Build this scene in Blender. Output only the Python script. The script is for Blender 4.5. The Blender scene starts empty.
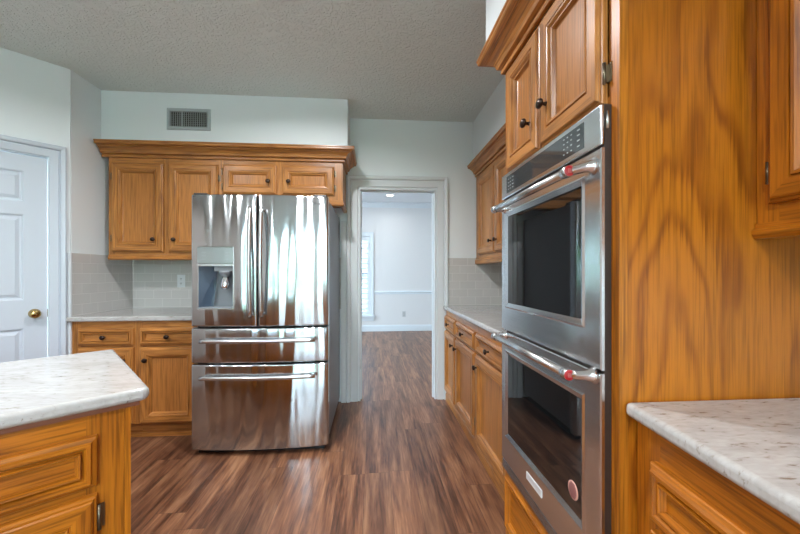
import bpy, bmesh, math, random
from mathutils import Vector, Matrix
random.seed(7)
S = bpy.context.scene
COL = S.collection
PI = math.pi

# ------------------------------------------------------------------ camera, world, exposure
FPX = 355.0
YAW = math.atan(27 / FPX)
cam_d = bpy.data.cameras.new('camera')
cam = bpy.data.objects.new('camera', cam_d)
COL.objects.link(cam)
cam_d.sensor_width = 36.0
cam_d.lens = 36.0 * FPX / 800.0
cam_d.shift_y = 6.0 / 800.0
cam_d.clip_start = 0.02
cam.location = (0, 0, 1.22)
cam.rotation_euler = (PI / 2, 0, -YAW)
S.camera = cam

S.view_settings.view_transform = 'Standard'
S.view_settings.look = 'None'
S.view_settings.gamma = 1.0
S.view_settings.use_curve_mapping = False
S.view_settings.exposure = 0.6

W = bpy.data.worlds.new('world')
S.world = W
W.use_nodes = True
bg = W.node_tree.nodes['Background']
bg.inputs[0].default_value = (0.63, 0.83, 1.0, 1)
bg.inputs[1].default_value = 14.0
CAN_W = 24.0


def portal(name, loc, rot, sx, sy):
    d = bpy.data.lights.new(name, 'AREA')
    d.shape = 'RECTANGLE'
    d.size, d.size_y = sx, sy
    d.cycles.is_portal = True
    o = bpy.data.objects.new(name, d)
    o.location = loc
    o.rotation_euler = rot
    COL.objects.link(o)


portal('window_portal', (-2.0, -3.56, 1.45), (PI / 2, 0, 0), 1.5, 1.5)
portal('window_portal', (0.1, -3.56, 1.2), (PI / 2, 0, 0), 1.9, 2.2)
portal('window_portal', (-0.5, 7.5, 1.15), (-PI / 2, 0, 0), 0.9, 1.7)
portal('window_portal', (-3.02, 5.5, 1.3), (PI / 2, 0, -PI / 2), 2.2, 2.0)

# ------------------------------------------------------------------ node helpers / materials


def mat(name):
    m = bpy.data.materials.new(name)
    m.use_nodes = True
    nt = m.node_tree
    return m, nt, nt.nodes['Principled BSDF']


def N(nt, t, **kw):
    n = nt.nodes.new(t)
    for k, v in kw.items():
        if k in n.bl_rna.properties:
            setattr(n, k, v)
        else:
            n.inputs[k].default_value = v
    return n


def L(nt, a, b):
    nt.links.new(a, b)


def math_n(nt, op, a, b=None):
    n = nt.nodes.new('ShaderNodeMath')
    n.operation = op
    for i, q in enumerate((a, b)):
        if q is None:
            continue
        if isinstance(q, (int, float)):
            n.inputs[i].default_value = q
        else:
            L(nt, q, n.inputs[i])
    return n.outputs[0]


def ramp(nt, fac, stops):
    r = nt.nodes.new('ShaderNodeValToRGB')
    e = r.color_ramp.elements
    while len(e) < len(stops):
        e.new(0.5)
    for i, (p, c) in enumerate(stops):
        e[i].position = p
        e[i].color = (*c, 1)
    L(nt, fac, r.inputs[0])
    return r.outputs[0]


def mix(nt, mode, fac, a, b):
    n = nt.nodes.new('ShaderNodeMix')
    n.data_type = 'RGBA'
    n.blend_type = mode
    for sock, q in ((n.inputs[0], fac), (n.inputs[6], a), (n.inputs[7], b)):
        if isinstance(q, (int, float)):
            sock.default_value = q
        elif isinstance(q, tuple):
            sock.default_value = (*q, 1)
        else:
            L(nt, q, sock)
    return n.outputs[2]


def vscale(nt, v, s, add=None):
    n = nt.nodes.new('ShaderNodeVectorMath')
    n.operation = 'MULTIPLY'
    L(nt, v, n.inputs[0])
    n.inputs[1].default_value = s
    return n.outputs[0]


def vadd(nt, a, b):
    n = nt.nodes.new('ShaderNodeVectorMath')
    n.operation = 'ADD'
    L(nt, a, n.inputs[0])
    L(nt, b, n.inputs[1])
    return n.outputs[0]


def bump(nt, h, strength, dist, bsdf):
    b = nt.nodes.new('ShaderNodeBump')
    b.inputs['Strength'].default_value = strength
    b.inputs['Distance'].default_value = dist
    L(nt, h, b.inputs['Height'])
    L(nt, b.outputs[0], bsdf.inputs['Normal'])


def simple(name, col, rough=0.5, metal=0.0, spec=0.5, coat=0.0):
    m, nt, p = mat(name)
    p.inputs['Base Color'].default_value = (*col, 1)
    p.inputs['Roughness'].default_value = rough
    p.inputs['Metallic'].default_value = metal
    p.inputs['Specular IOR Level'].default_value = spec
    p.inputs['Coat Weight'].default_value = coat
    return m


def oak(name, axis, light, dark, ring=56.0, sc=5.0, stretch=0.2, seed=True, fine=0.45, ringamt=0.6):
    m, nt, p = mat(name)
    tc = N(nt, 'ShaderNodeTexCoord')
    v = tc.outputs['Object']
    if seed:
        oi = N(nt, 'ShaderNodeObjectInfo')
        cb = N(nt, 'ShaderNodeCombineXYZ')
        r = math_n(nt, 'MULTIPLY', oi.outputs['Random'], 13.0)
        for i in range(3):
            L(nt, r, cb.inputs[i])
        v = vadd(nt, v, cb.outputs[0])
    st = {'x': (stretch, 1, 1), 'y': (1, stretch, 1), 'z': (1, 1, stretch)}[axis]
    fs = {'x': (5, 170, 170), 'y': (170, 5, 170), 'z': (170, 170, 5)}[axis]
    n1 = N(nt, 'ShaderNodeTexNoise', Scale=sc, Detail=2.6, Roughness=0.42)
    L(nt, vscale(nt, v, st), n1.inputs['Vector'])
    n2 = N(nt, 'ShaderNodeTexNoise', Scale=1.0, Detail=2.0, Roughness=0.6)
    L(nt, vscale(nt, v, fs), n2.inputs['Vector'])
    ph = math_n(nt, 'ADD', math_n(nt, 'MULTIPLY', n1.outputs[0], ring), math_n(nt, 'MULTIPLY', n2.outputs[0], 2.6))
    s = math_n(nt, 'SINE', ph)
    s = math_n(nt, 'ADD', math_n(nt, 'MULTIPLY', s, 0.5), 0.5)
    s = math_n(nt, 'POWER', s, 2.8)
    n3 = N(nt, 'ShaderNodeTexNoise', Scale=2.2, Detail=1.0)
    L(nt, vscale(nt, v, st), n3.inputs['Vector'])
    # pores gather in the dark rings
    n4 = N(nt, 'ShaderNodeTexNoise', Scale=1.0, Detail=2.0)
    L(nt, vscale(nt, v, {'x': (2.5, 26, 26), 'y': (26, 2.5, 26), 'z': (26, 26, 2.5)}[axis]), n4.inputs['Vector'])
    mod = ramp(nt, n4.outputs[0], [(0.3, (0.35, 0.35, 0.35)), (0.65, (1, 1, 1))])
    amt = math_n(nt, 'MULTIPLY', math_n(nt, 'MULTIPLY', s, ringamt), mod)
    c = mix(nt, 'MIX', amt, light, dark)
    pore = ramp(nt, n2.outputs[0], [(0.34, (1 - fine,) * 3), (0.56, (1, 1, 1))])
    c = mix(nt, 'MULTIPLY', 1.0, c, pore)
    tone = ramp(nt, n3.outputs[0], [(0.3, (0.86, 0.84, 0.80)), (0.7, (1.08, 1.08, 1.08))])
    c = mix(nt, 'MULTIPLY', 1.0, c, tone)
    L(nt, c, p.inputs['Base Color'])
    p.inputs['Roughness'].default_value = 0.33
    p.inputs['Coat Weight'].default_value = 0.12
    p.inputs['Specular IOR Level'].default_value = 0.4
    p.inputs['Coat Roughness'].default_value = 0.22
    bump(nt, n2.outputs[0], 0.12, 0.002, p)
    return m


OL, OD = (0.48, 0.197, 0.046), (0.25, 0.085, 0.016)
OAK = [oak('oak_upright', 'z', OL, OD), oak('oak_level', 'x', OL, OD)]
OAK.append(oak('oak_veneer', 'z', (0.45, 0.180, 0.042), (0.33, 0.118, 0.024), fine=0.38, ringamt=0.18))
OAKY = oak('oak_deep', 'y', OL, OD)
NL, ND = (0.47, 0.150, 0.009), (0.22, 0.056, 0.004)
OAKN = [oak('oak_amber_upright', 'z', NL, ND), oak('oak_amber_level', 'x', NL, ND)]
OAKN.append(oak('oak_amber_veneer', 'z', NL, ND, fine=0.36, ringamt=0.4))
OAKP = oak('oak_panel', 'z', NL, ND, ring=74, sc=3.0, stretch=0.30, seed=False, fine=0.34, ringamt=0.85)
OAKPALE = oak('oak_pale_edge', 'z', (0.53, 0.185, 0.016), (0.38, 0.115, 0.008), ring=30)

PAINT = simple('wall_paint', (0.775, 0.835, 0.86), 0.6)
PAINT2 = simple('dining_paint', (0.70, 0.68, 0.665), 0.6)
TRIM = simple('trim_enamel', (0.68, 0.715, 0.74), 0.32)
TRIMSHADE = simple('shaded_trim_enamel', (0.54, 0.60, 0.67), 0.35)  # white enamel with the pantry side's shadow put into its colour


def ceiling_mat():
    m, nt, p = mat('ceiling_texture')
    tc = N(nt, 'ShaderNodeTexCoord')
    n1 = N(nt, 'ShaderNodeTexNoise', Scale=27.0, Detail=3.0, Roughness=0.5, Distortion=1.6)
    L(nt, tc.outputs['Object'], n1.inputs['Vector'])
    h = ramp(nt, n1.outputs[0], [(0.46, (0, 0, 0)), (0.6, (1, 1, 1))])
    p.inputs['Base Color'].default_value = (0.72, 0.78, 0.755, 1)
    p.inputs['Roughness'].default_value = 0.8
    bump(nt, h, 0.65, 0.009, p)
    return m


CEIL = ceiling_mat()


def floor_mat():
    m, nt, p = mat('plank_floor')
    g = N(nt, 'ShaderNodeNewGeometry')
    sep = N(nt, 'ShaderNodeSeparateXYZ')
    L(nt, g.outputs['Position'], sep.inputs[0])
    PWID, PLEN = 0.15, 1.22
    row = math_n(nt, 'FLOOR', math_n(nt, 'DIVIDE', math_n(nt, 'ADD', sep.outputs[0], 50.0), PWID))
    wn = N(nt, 'ShaderNodeTexWhiteNoise', noise_dimensions='1D')
    L(nt, row, wn.inputs['W'])
    yy = math_n(nt, 'ADD', math_n(nt, 'DIVIDE', sep.outputs[1], PLEN), math_n(nt, 'MULTIPLY', wn.outputs[0], 7.0))
    colid = math_n(nt, 'FLOOR', yy)
    cb = N(nt, 'ShaderNodeCombineXYZ')
    L(nt, row, cb.inputs[0])
    L(nt, colid, cb.inputs[1])
    wn2 = N(nt, 'ShaderNodeTexWhiteNoise', noise_dimensions='2D')
    L(nt, cb.outputs[0], wn2.inputs['Vector'])
    pid = wn2.outputs[0]
    # grain
    cb2 = N(nt, 'ShaderNodeCombineXYZ')
    L(nt, sep.outputs[0], cb2.inputs[0])
    L(nt, sep.outputs[1], cb2.inputs[1])
    L(nt, math_n(nt, 'MULTIPLY', pid, 30.0), cb2.inputs[2])
    n1 = N(nt, 'ShaderNodeTexNoise', Scale=1.0, Detail=4.0, Roughness=0.62, Distortion=0.4)
    L(nt, vscale(nt, cb2.outputs[0], (19, 1.5, 1)), n1.inputs['Vector'])
    n2 = N(nt, 'ShaderNodeTexNoise', Scale=1.0, Detail=3.0, Roughness=0.6)
    L(nt, vscale(nt, cb2.outputs[0], (85, 5, 1)), n2.inputs['Vector'])
    f = math_n(nt, 'ADD', math_n(nt, 'MULTIPLY', n1.outputs[0], 0.66), math_n(nt, 'MULTIPLY', n2.outputs[0], 0.34))
    c = ramp(nt, f, [(0.36, (0.055, 0.022, 0.012)), (0.45, (0.130, 0.053, 0.028)), (0.54, (0.215, 0.095, 0.048)),
                     (0.66, (0.34, 0.172, 0.090))])
    tone = ramp(nt, pid, [(0.0, (0.74, 0.72, 0.72)), (0.5, (1.0, 1.0, 1.0)), (1.0, (1.22, 1.2, 1.16))])
    c = mix(nt, 'MULTIPLY', 1.0, c, tone)
    # seams
    fx = math_n(nt, 'FRACT', math_n(nt, 'DIVIDE', math_n(nt, 'ADD', sep.outputs[0], 50.0), PWID))
    fy = math_n(nt, 'FRACT', yy)
    sx = math_n(nt, 'LESS_THAN', fx, 0.014)
    sy = math_n(nt, 'LESS_THAN', fy, 0.0018)
    seam = math_n(nt, 'MAXIMUM', sx, sy)
    c = mix(nt, 'MIX', math_n(nt, 'MULTIPLY', seam, 0.7), c, (0.03, 0.014, 0.010))
    L(nt, c, p.inputs['Base Color'])
    p.inputs['Roughness'].default_value = 0.36
    p.inputs['Specular IOR Level'].default_value = 0.5
    bump(nt, n2.outputs[0], 0.15, 0.002, p)
    return m


FLOOR = floor_mat()


def tile_mat(name, axes, col):
    m, nt, p = mat(name)
    g = N(nt, 'ShaderNodeNewGeometry')
    sep = N(nt, 'ShaderNodeSeparateXYZ')
    L(nt, g.outputs['Position'], sep.inputs[0])
    cb = N(nt, 'ShaderNodeCombineXYZ')
    L(nt, sep.outputs[axes], cb.inputs[0])
    L(nt, math_n(nt, 'SUBTRACT', sep.outputs[2], 0.912 if axes else 0.912), cb.inputs[1])
    b = N(nt, 'ShaderNodeTexBrick')
    L(nt, cb.outputs[0], b.inputs['Vector'])
    b.inputs['Color1'].default_value = (*col, 1)
    b.inputs['Color2'].default_value = (*[q * 1.06 for q in col], 1)
    b.inputs['Mortar'].default_value = (*[min(1, q * 1.28) for q in col], 1)
    b.inputs['Scale'].default_value = 1.0
    b.inputs['Mortar Size'].default_value = 0.0022
    b.inputs['Mortar Smooth'].default_value = 0.3
    b.inputs['Brick Width'].default_value = 0.153
    b.inputs['Row Height'].default_value = 0.0765
    L(nt, b.outputs['Color'], p.inputs['Base Color'])
    p.inputs['Roughness'].default_value = 0.12
    inv = math_n(nt, 'SUBTRACT', 1.0, b.outputs['Fac'])
    bump(nt, inv, 0.5, 0.0015, p)
    return m


TC = (0.55, 0.54, 0.52)
TILEX = tile_mat('subway_tile_back', 0, TC)
TILEY = tile_mat('subway_tile_side', 1, TC)


def quartz(name):
    m, nt, p = mat(name)
    g = N(nt, 'ShaderNodeNewGeometry')
    mp = N(nt, 'ShaderNodeMapping')
    mp.inputs['Rotation'].default_value = (0, 0, 0.5)
    mp.inputs['Scale'].default_value = (1.0, 3.0, 2.0)
    L(nt, g.outputs['Position'], mp.inputs[0])
    n1 = N(nt, 'ShaderNodeTexNoise', Scale=30.0, Detail=4.0, Roughness=0.55, Distortion=0.6)
    L(nt, mp.outputs[0], n1.inputs['Vector'])
    n2 = N(nt, 'ShaderNodeTexNoise', Scale=5.0, Detail=3.0, Roughness=0.6, Distortion=0.5)
    L(nt, mp.outputs[0], n2.inputs['Vector'])
    c = ramp(nt, n1.outputs[0], [(0.28, (0.24, 0.19, 0.145)), (0.335, (0.37, 0.34, 0.31)), (0.385, (0.47, 0.46, 0.445)),
                                 (0.65, (0.535, 0.53, 0.52))])
    t = ramp(nt, n2.outputs[0], [(0.35, (0.82, 0.81, 0.80)), (0.65, (0.94, 0.94, 0.94))])
    c = mix(nt, 'MULTIPLY', 1.0, c, t)
    L(nt, c, p.inputs['Base Color'])
    p.inputs['Roughness'].default_value = 0.10
    p.inputs['Specular IOR Level'].default_value = 0.6
    return m


QUARTZ = quartz('veined_quartz')


def steel(name, col=(0.55, 0.58, 0.60), rough=0.2, wob=0.006, ws=(3.2, 3.2, 0.45), axis=True):
    m, nt, p = mat(name)
    p.inputs['Base Color'].default_value = (*col, 1)
    p.inputs['Metallic'].default_value = 1.0
    p.inputs['Roughness'].default_value = rough
    if not axis:
        p.inputs['Anisotropic'].default_value = 0.9
        cz = N(nt, 'ShaderNodeCombineXYZ')
        cz.inputs[2].default_value = 1.0
        L(nt, cz.outputs[0], p.inputs['Tangent'])
    tc = N(nt, 'ShaderNodeTexCoord')
    if wob:
        n = N(nt, 'ShaderNodeTexNoise', Scale=1.0, Detail=1.0)
        L(nt, vscale(nt, tc.outputs['Object'], ws), n.inputs['Vector'])
        bump(nt, n.outputs[0], 1.0, wob, p)
    n2 = N(nt, 'ShaderNodeTexNoise', Scale=1.0, Detail=2.0)
    L(nt, vscale(nt, tc.outputs['Object'], (3, 3, 260) if axis else (2, 2, 90)), n2.inputs['Vector'])
    if axis:
        r = ramp(nt, n2.outputs[0], [(0.3, (rough * 0.8,) * 3), (0.7, (rough * 1.25,) * 3)])
        L(nt, r, p.inputs['Roughness'])
    return m


STEEL = steel('brushed_stainless', rough=0.13, wob=0.026, ws=(7.5, 7.5, 0.9), axis=False)
STEELO = steel('oven_stainless', (0.71, 0.745, 0.77), 0.20, 0.004, (2, 4, 2))
STEELH = simple('handle_stainless', (0.60, 0.60, 0.60), 0.26, 1.0)
CHROME = simple('polished_chrome', (0.8, 0.8, 0.82), 0.07, 1.0)
FRSIDE = simple('graphite_side', (0.22, 0.23, 0.24), 0.42, 0.35)
DARK = simple('dark_plastic', (0.012, 0.012, 0.013), 0.4)
OVSIDE = simple('oven_dark_side', (0.035, 0.022, 0.018), 0.4)
GLASS = simple('black_glass', (0.006, 0.007, 0.008), 0.03, 0.0, 0.9)
GLASSP = simple('panel_glass', (0.035, 0.045, 0.05), 0.06, 0.0, 0.9)
NAVY = simple('dispenser_blue_plastic', (0.05, 0.075, 0.11), 0.2)
SLATE = simple('dispenser_grey_plastic', (0.20, 0.215, 0.235), 0.35)
INK = simple('printed_mark_white', (0.75, 0.8, 0.8), 0.5)
PANELM = simple('dispenser_panel_steel', (0.36, 0.38, 0.375), 0.3, 1.0)
INKM = simple('medallion_print', (0.55, 0.16, 0.15), 0.4)
INKP = simple('keypad_print', (0.42, 0.46, 0.46), 0.5)
INKD = simple('printed_mark_dark', (0.05, 0.05, 0.055), 0.5)
INKG = simple('printed_mark_grey', (0.36, 0.38, 0.39), 0.5)
RED = simple('red_medallion', (0.36, 0.008, 0.012), 0.35)
PINK = simple('sticker_pink', (0.66, 0.34, 0.27), 0.5)
BRONZE = simple('oil_rubbed_bronze', (0.045, 0.028, 0.022), 0.32, 0.85)
BRASSD = simple('antique_brass', (0.17, 0.14, 0.095), 0.35, 0.9)
BRASS = simple('polished_brass', (0.52, 0.38, 0.15), 0.18, 1.0)
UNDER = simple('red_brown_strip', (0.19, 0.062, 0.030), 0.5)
VENTM = simple('vent_enamel', (0.40, 0.45, 0.47), 0.45)
VENTF = simple('vent_fin', (0.30, 0.33, 0.33), 0.5)
OUTLET = simple('outlet_plastic', (0.75, 0.78, 0.80), 0.35)
OUTLETG = simple('outlet_grey', (0.50, 0.50, 0.49), 0.4)
LEAF = None


def leaf_mat():
    m, nt, p = mat('hedge_leaves')
    tc = N(nt, 'ShaderNodeTexCoord')
    n = N(nt, 'ShaderNodeTexNoise', Scale=7.0, Detail=4.0)
    L(nt, tc.outputs['Object'], n.inputs['Vector'])
    c = ramp(nt, n.outputs[0], [(0.35, (0.10, 0.20, 0.08)), (0.6, (0.30, 0.45, 0.26))])
    L(nt, c, p.inputs['Base Color'])
    p.inputs['Roughness'].default_value = 0.7
    return m


LEAF = leaf_mat()
LAWN = simple('lawn_grass', (0.20, 0.29, 0.15), 0.9)
PALEGROUND = simple('pale_ground', (0.45, 0.43, 0.40), 0.8)


def emit_mat(name, col, st):
    m, nt, p = mat(name)
    p.inputs['Base Color'].default_value = (*col, 1)
    p.inputs['Emission Color'].default_value = (*col, 1)
    p.inputs['Emission Strength'].default_value = st
    return m


LENS = emit_mat('lit_lens', (1.0, 0.95, 0.86), 6.0)


def pane_mat():
    m = bpy.data.materials.new('window_glass')
    m.use_nodes = True
    nt = m.node_tree
    nt.nodes.clear()
    o = nt.nodes.new('ShaderNodeOutputMaterial')
    t = nt.nodes.new('ShaderNodeBsdfTransparent')
    g = nt.nodes.new('ShaderNodeBsdfGlossy')
    g.inputs['Roughness'].default_value = 0.02
    f = nt.nodes.new('ShaderNodeFresnel')
    f.inputs['IOR'].default_value = 1.45
    mx = nt.nodes.new('ShaderNodeMixShader')
    L(nt, f.outputs[0], mx.inputs[0])
    L(nt, t.outputs[0], mx.inputs[1])
    L(nt, g.outputs[0], mx.inputs[2])
    L(nt, mx.outputs[0], o.inputs[0])
    return m


PANE = pane_mat()

# ------------------------------------------------------------------ mesh builder


class MB:
    def __init__(s):
        s.v, s.f, s.m, s.s = [], [], [], []

    def add(s, vs, fs, m=0, smooth=False):
        b = len(s.v)
        s.v += [tuple(q) for q in vs]
        for i, f in enumerate(fs):
            s.f.append([b + k for k in f])
            s.m.append(m[i] if isinstance(m, list) else m)
            s.s.append(smooth)
        return s

    def box(s, x0, x1, y0, y1, z0, z1, m=0):
        vs = [(x, y, z) for z in (z0, z1) for y in (y0, y1) for x in (x0, x1)]
        return s.add(vs, [(0, 2, 3, 1), (4, 5, 7, 6), (0, 1, 5, 4), (2, 6, 7, 3), (0, 4, 6, 2), (1, 3, 7, 5)], m)

    def prism(s, poly, z0, z1, m=0):
        n = len(poly)
        vs = [(x, y, z0) for x, y in poly] + [(x, y, z1) for x, y in poly]
        fs = [list(range(n))[::-1], list(range(n, 2 * n))]
        fs += [(i, (i + 1) % n, n + (i + 1) % n, n + i) for i in range(n)]
        return s.add(vs, fs, m)

    def loft(s, x0, x1, z0, z1, prof, mv=0, mh=1, mp=None, back=True):
        """rectangular loops on a front facing -y; prof = [(inset, y)]"""
        vs = []
        for i, y in prof:
            vs += [(x0 + i, y, z0 + i), (x1 - i, y, z0 + i), (x1 - i, y, z1 - i), (x0 + i, y, z1 - i)]
        fs, ms = [], []
        for k in range(len(prof) - 1):
            for j in range(4):
                a, b = 4 * k + j, 4 * k + (j + 1) % 4
                fs.append((a, b, b + 4, a + 4))
                ms.append(mh if j in (0, 2) else mv)
        e = 4 * (len(prof) - 1)
        fs.append((e, e + 1, e + 2, e + 3))
        ms.append(mv if mp is None else mp)
        if back:
            fs.append((3, 2, 1, 0))
            ms.append(mv)
        return s.add(vs, fs, ms)

    def sweep(s, path, prof, mp, m=0, closed=False, ms=None):
        n = len(path)
        st = []
        for i in range(n):
            p = Vector(path[i])
            a = Vector(path[i - 1]) if (i > 0 or closed) else None
            b = Vector(path[(i + 1) % n]) if (i < n - 1 or closed) else None
            d1 = (p - a).normalized() if a is not None else None
            d2 = (b - p).normalized() if b is not None else None
            if d1 is None:
                d1 = d2
            if d2 is None:
                d2 = d1
            n1, n2 = Vector((-d1.y, d1.x)), Vector((-d2.y, d2.x))
            mm = (n1 + n2).normalized()
            st.append((p, mm / max(0.2, mm.dot(n1))))
        k = len(prof)
        vs = []
        for p, nn in st:
            for off, h in prof:
                q = p + nn * off
                vs.append(mp(q.x, q.y, h))
        fs, fm = [], []
        for i in range(n if closed else n - 1):
            for j in range(k):
                a, b = i * k + j, i * k + (j + 1) % k
                c, d = ((i + 1) % n) * k + (j + 1) % k, ((i + 1) % n) * k + j
                fs.append((a, b, c, d))
                fm.append(m if ms is None else ms[i])
        if not closed:
            fs += [list(range(k))[::-1], [(n - 1) * k + j for j in range(k)]]
            fm += [m, m]
        return s.add(vs, fs, fm)

    def lathe(s, prof, org, ax='y', seg=20, m=0, sgn=-1, sx=1.0):
        """prof=[(r, t)] turned around an axis through org; t runs along sgn*axis"""
        vs = []
        for r, t in prof:
            for k in range(seg):
                a = 2 * PI * k / seg
                u, w = r * math.cos(a) * sx, r * math.sin(a)
                d = sgn * t
                q = {'y': (u, d, w), 'x': (d, u, w), 'z': (u, w, d)}[ax]
                vs.append((org[0] + q[0], org[1] + q[1], org[2] + q[2]))
        fs = []
        for i in range(len(prof) - 1):
            for k in range(seg):
                a, b = i * seg + k, i * seg + (k + 1) % seg
                fs.append((a, b, b + seg, a + seg))
        fs.append(list(range(seg))[::-1])
        fs.append([(len(prof) - 1) * seg + k for k in range(seg)])
        return s.add(vs, fs, m, True)

    def tube(s, pts, r, seg=14, m=0, sq=1.0):
        pts = [Vector(p) for p in pts]
        vs = []
        up = Vector((0.123, 0.456, 0.789)).normalized()
        prev = None
        for i, p in enumerate(pts):
            t = (pts[min(i + 1, len(pts) - 1)] - pts[max(i - 1, 0)]).normalized()
            if prev is None:
                u = t.cross(up).normalized()
            else:
                u = (prev - t * prev.dot(t)).normalized()
            prev = u
            w = t.cross(u)
            rr = r[i] if isinstance(r, (list, tuple)) else r
            for k in range(seg):
                a = 2 * PI * k / seg
                vs.append(p + u * rr * math.cos(a) + w * rr * math.sin(a) * sq)
        fs = []
        for i in range(len(pts) - 1):
            for k in range(seg):
                a, b = i * seg + k, i * seg + (k + 1) % seg
                fs.append((a, b, b + seg, a + seg))
        s.add(vs, fs, m, True)
        b = len(s.v) - len(vs)
        s.f.append([b + k for k in range(seg)][::-1]); s.m.append(m); s.s.append(False)
        s.f.append([b + (len(pts) - 1) * seg + k for k in range(seg)]); s.m.append(m); s.s.append(False)
        return s

    def build(s, name, mats, parent=None, bevel=0.0, seg=2, loc=None, rot=None, weld=False):
        if not isinstance(mats, (list, tuple)):
            mats = [mats]
        bm = bmesh.new()
        vv = [bm.verts.new(q) for q in s.v]
        for f, mi, sm in zip(s.f, s.m, s.s):
            try:
                fc = bm.faces.new([vv[k] for k in f])
            except ValueError:
                continue
            fc.material_index = mi
            fc.smooth = sm
        if weld:
            bmesh.ops.remove_doubles(bm, verts=bm.verts[:], dist=1e-5)
        bmesh.ops.recalc_face_normals(bm, faces=bm.faces[:])
        if bevel:
            ed = [e for e in bm.edges if len(e.link_faces) == 2 and e.calc_face_angle(0) > 0.6]
            r = bmesh.ops.bevel(bm, geom=ed, offset=bevel, segments=seg, profile=0.5, affect='EDGES',
                                clamp_overlap=True)
            if seg > 2:
                for f in r['faces']:
                    f.smooth = True
        me = bpy.data.meshes.new(name)
        bm.to_mesh(me)
        bm.free()
        for q in mats:
            me.materials.append(q)
        o = bpy.data.objects.new(name, me)
        COL.objects.link(o)
        if parent is not None:
            o.parent = parent
        if loc:
            o.location = loc
        if rot:
            o.rotation_euler = rot
        return o


def tag(o, label=None, cat=None, group=None, kind=None):
    if label:
        o['label'] = label
    if cat:
        o['category'] = cat
    if group:
        o['group'] = group
    if kind:
        o['kind'] = kind
    return o


def thing(name, label, cat, loc=(0, 0, 0), rz=0.0, group=None):
    o = bpy.data.objects.new(name, None)
    o.empty_display_size = 0.1
    COL.objects.link(o)
    o.location = loc
    o.rotation_euler = (0, 0, rz)
    return tag(o, label, cat, group)


def struct(name, mb, mats, label=None, cat=None, **kw):
    return tag(mb.build(name, mats, **kw), label, cat, None, 'structure')


def glyphs(text, size, parent, name, m, mtx, extrude=0.0004):
    cu = bpy.data.curves.new(name, 'FONT')
    cu.body = text
    cu.size = size
    cu.extrude = extrude
    cu.align_x, cu.align_y = 'CENTER', 'CENTER'
    tmp = bpy.data.objects.new(name + '_tmp', cu)
    COL.objects.link(tmp)
    dg = bpy.context.evaluated_depsgraph_get()
    me = bpy.data.meshes.new_from_object(tmp.evaluated_get(dg))
    bpy.data.objects.remove(tmp)
    bpy.data.curves.remove(cu)
    me.transform(mtx)
    me.materials.clear()
    me.materials.append(m)
    o = bpy.data.objects.new(name, me)
    COL.objects.link(o)
    o.parent = parent
    return o


FRONT = Matrix(((1, 0, 0, 0), (0, 0, -1, 0), (0, 1, 0, 0), (0, 0, 0, 1)))  # text plane -> facing -y

# ------------------------------------------------------------------ the room
CZ = 2.69
XR = 1.31      # right wall
YB = 3.40      # doorway wall
XL = -2.180    # short left return
YK = -3.6      # kitchen rear wall
XK = -3.0
YD0, YD1 = 3.52, 7.45

struct('floor', MB().box(-3.3, 2.1, YK - 0.1, YD1 + 0.1, -0.06, 0.0), FLOOR, 'dark brown wood plank floor', 'floor')
struct('ceiling', MB().prism([(-3.3, YK - 0.1), (2.1, YK - 0.1), (2.1, 3.46), (-3.3, 3.46)], CZ, CZ + 0.08), CEIL,
       'grey knockdown textured ceiling', 'ceiling')
struct('ceiling_dining', MB().box(-3.3, 2.1, 3.46, YD1 + 0.1, CZ, CZ + 0.08), simple('dining_ceiling', (0.66, 0.68, 0.70), 0.8),
       'pale smooth ceiling of the far room', 'ceiling')

DX0, DX1, DZ = -0.137, 0.612, 2.035
struct('wall_back', MB().box(-3.3, DX0, YB, YD0, 0, CZ).box(DX1, 2.1, YB, YD0, 0, CZ).box(DX0, DX1, YB, YD0, DZ, CZ),
       PAINT, 'pale wall with the doorway to the far room', 'wall')
struct('wall_right', MB().box(XR, XR + 0.12, YK, YB, 0, CZ), PAINT, 'pale wall behind the right hand cabinets', 'wall')
struct('wall_left', MB().box(XL - 0.1, XL, 2.745, YB, 0, CZ), PAINT, 'short taupe side wall by the left counter', 'wall')
q = math.sqrt(0.5)
PL = 1.18   # pantry wall length
PDX0, PDX1 = -0.83, -0.113
PR = (XL, 2.737, 0)
w = MB()
for a, b, z0, z1 in ((-PL, PDX0, 0, CZ), (PDX1, 0, 0, CZ), (PDX0, PDX1, 2.025, CZ)):
    w.box(a, b, 0, 0.12, z0, z1)
o = struct('wall_pantry', w, PAINT, 'angled pale wall around the pantry door', 'wall')
o.location = PR
o.rotation_euler = (0, 0, PI / 4)
yk0 = 2.737 - PL * q
struct('wall_side', MB().box(XK - 0.12, XK, YK, yk0, 0, CZ), simple('taupe_paint', (0.40, 0.35, 0.32), 0.6), 'side wall of the kitchen left of the camera', 'wall')
# rear wall with two glazed openings
r = MB()
r.box(XK - 0.12, -2.75, YK - 0.12, YK, 0, CZ).box(-1.25, -0.85, YK - 0.12, YK, 0, CZ).box(1.05, XR + 0.12, YK - 0.12, YK, 0, CZ)
r.box(-2.75, -1.25, YK - 0.12, YK, 0, 0.70).box(-2.75, -1.25, YK - 0.12, YK, 2.2, CZ).box(-0.85, 1.05, YK - 0.12, YK, 2.3, CZ)
struct('wall_rear', r, PAINT, 'rear wall with garden windows behind the camera', 'wall')


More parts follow.
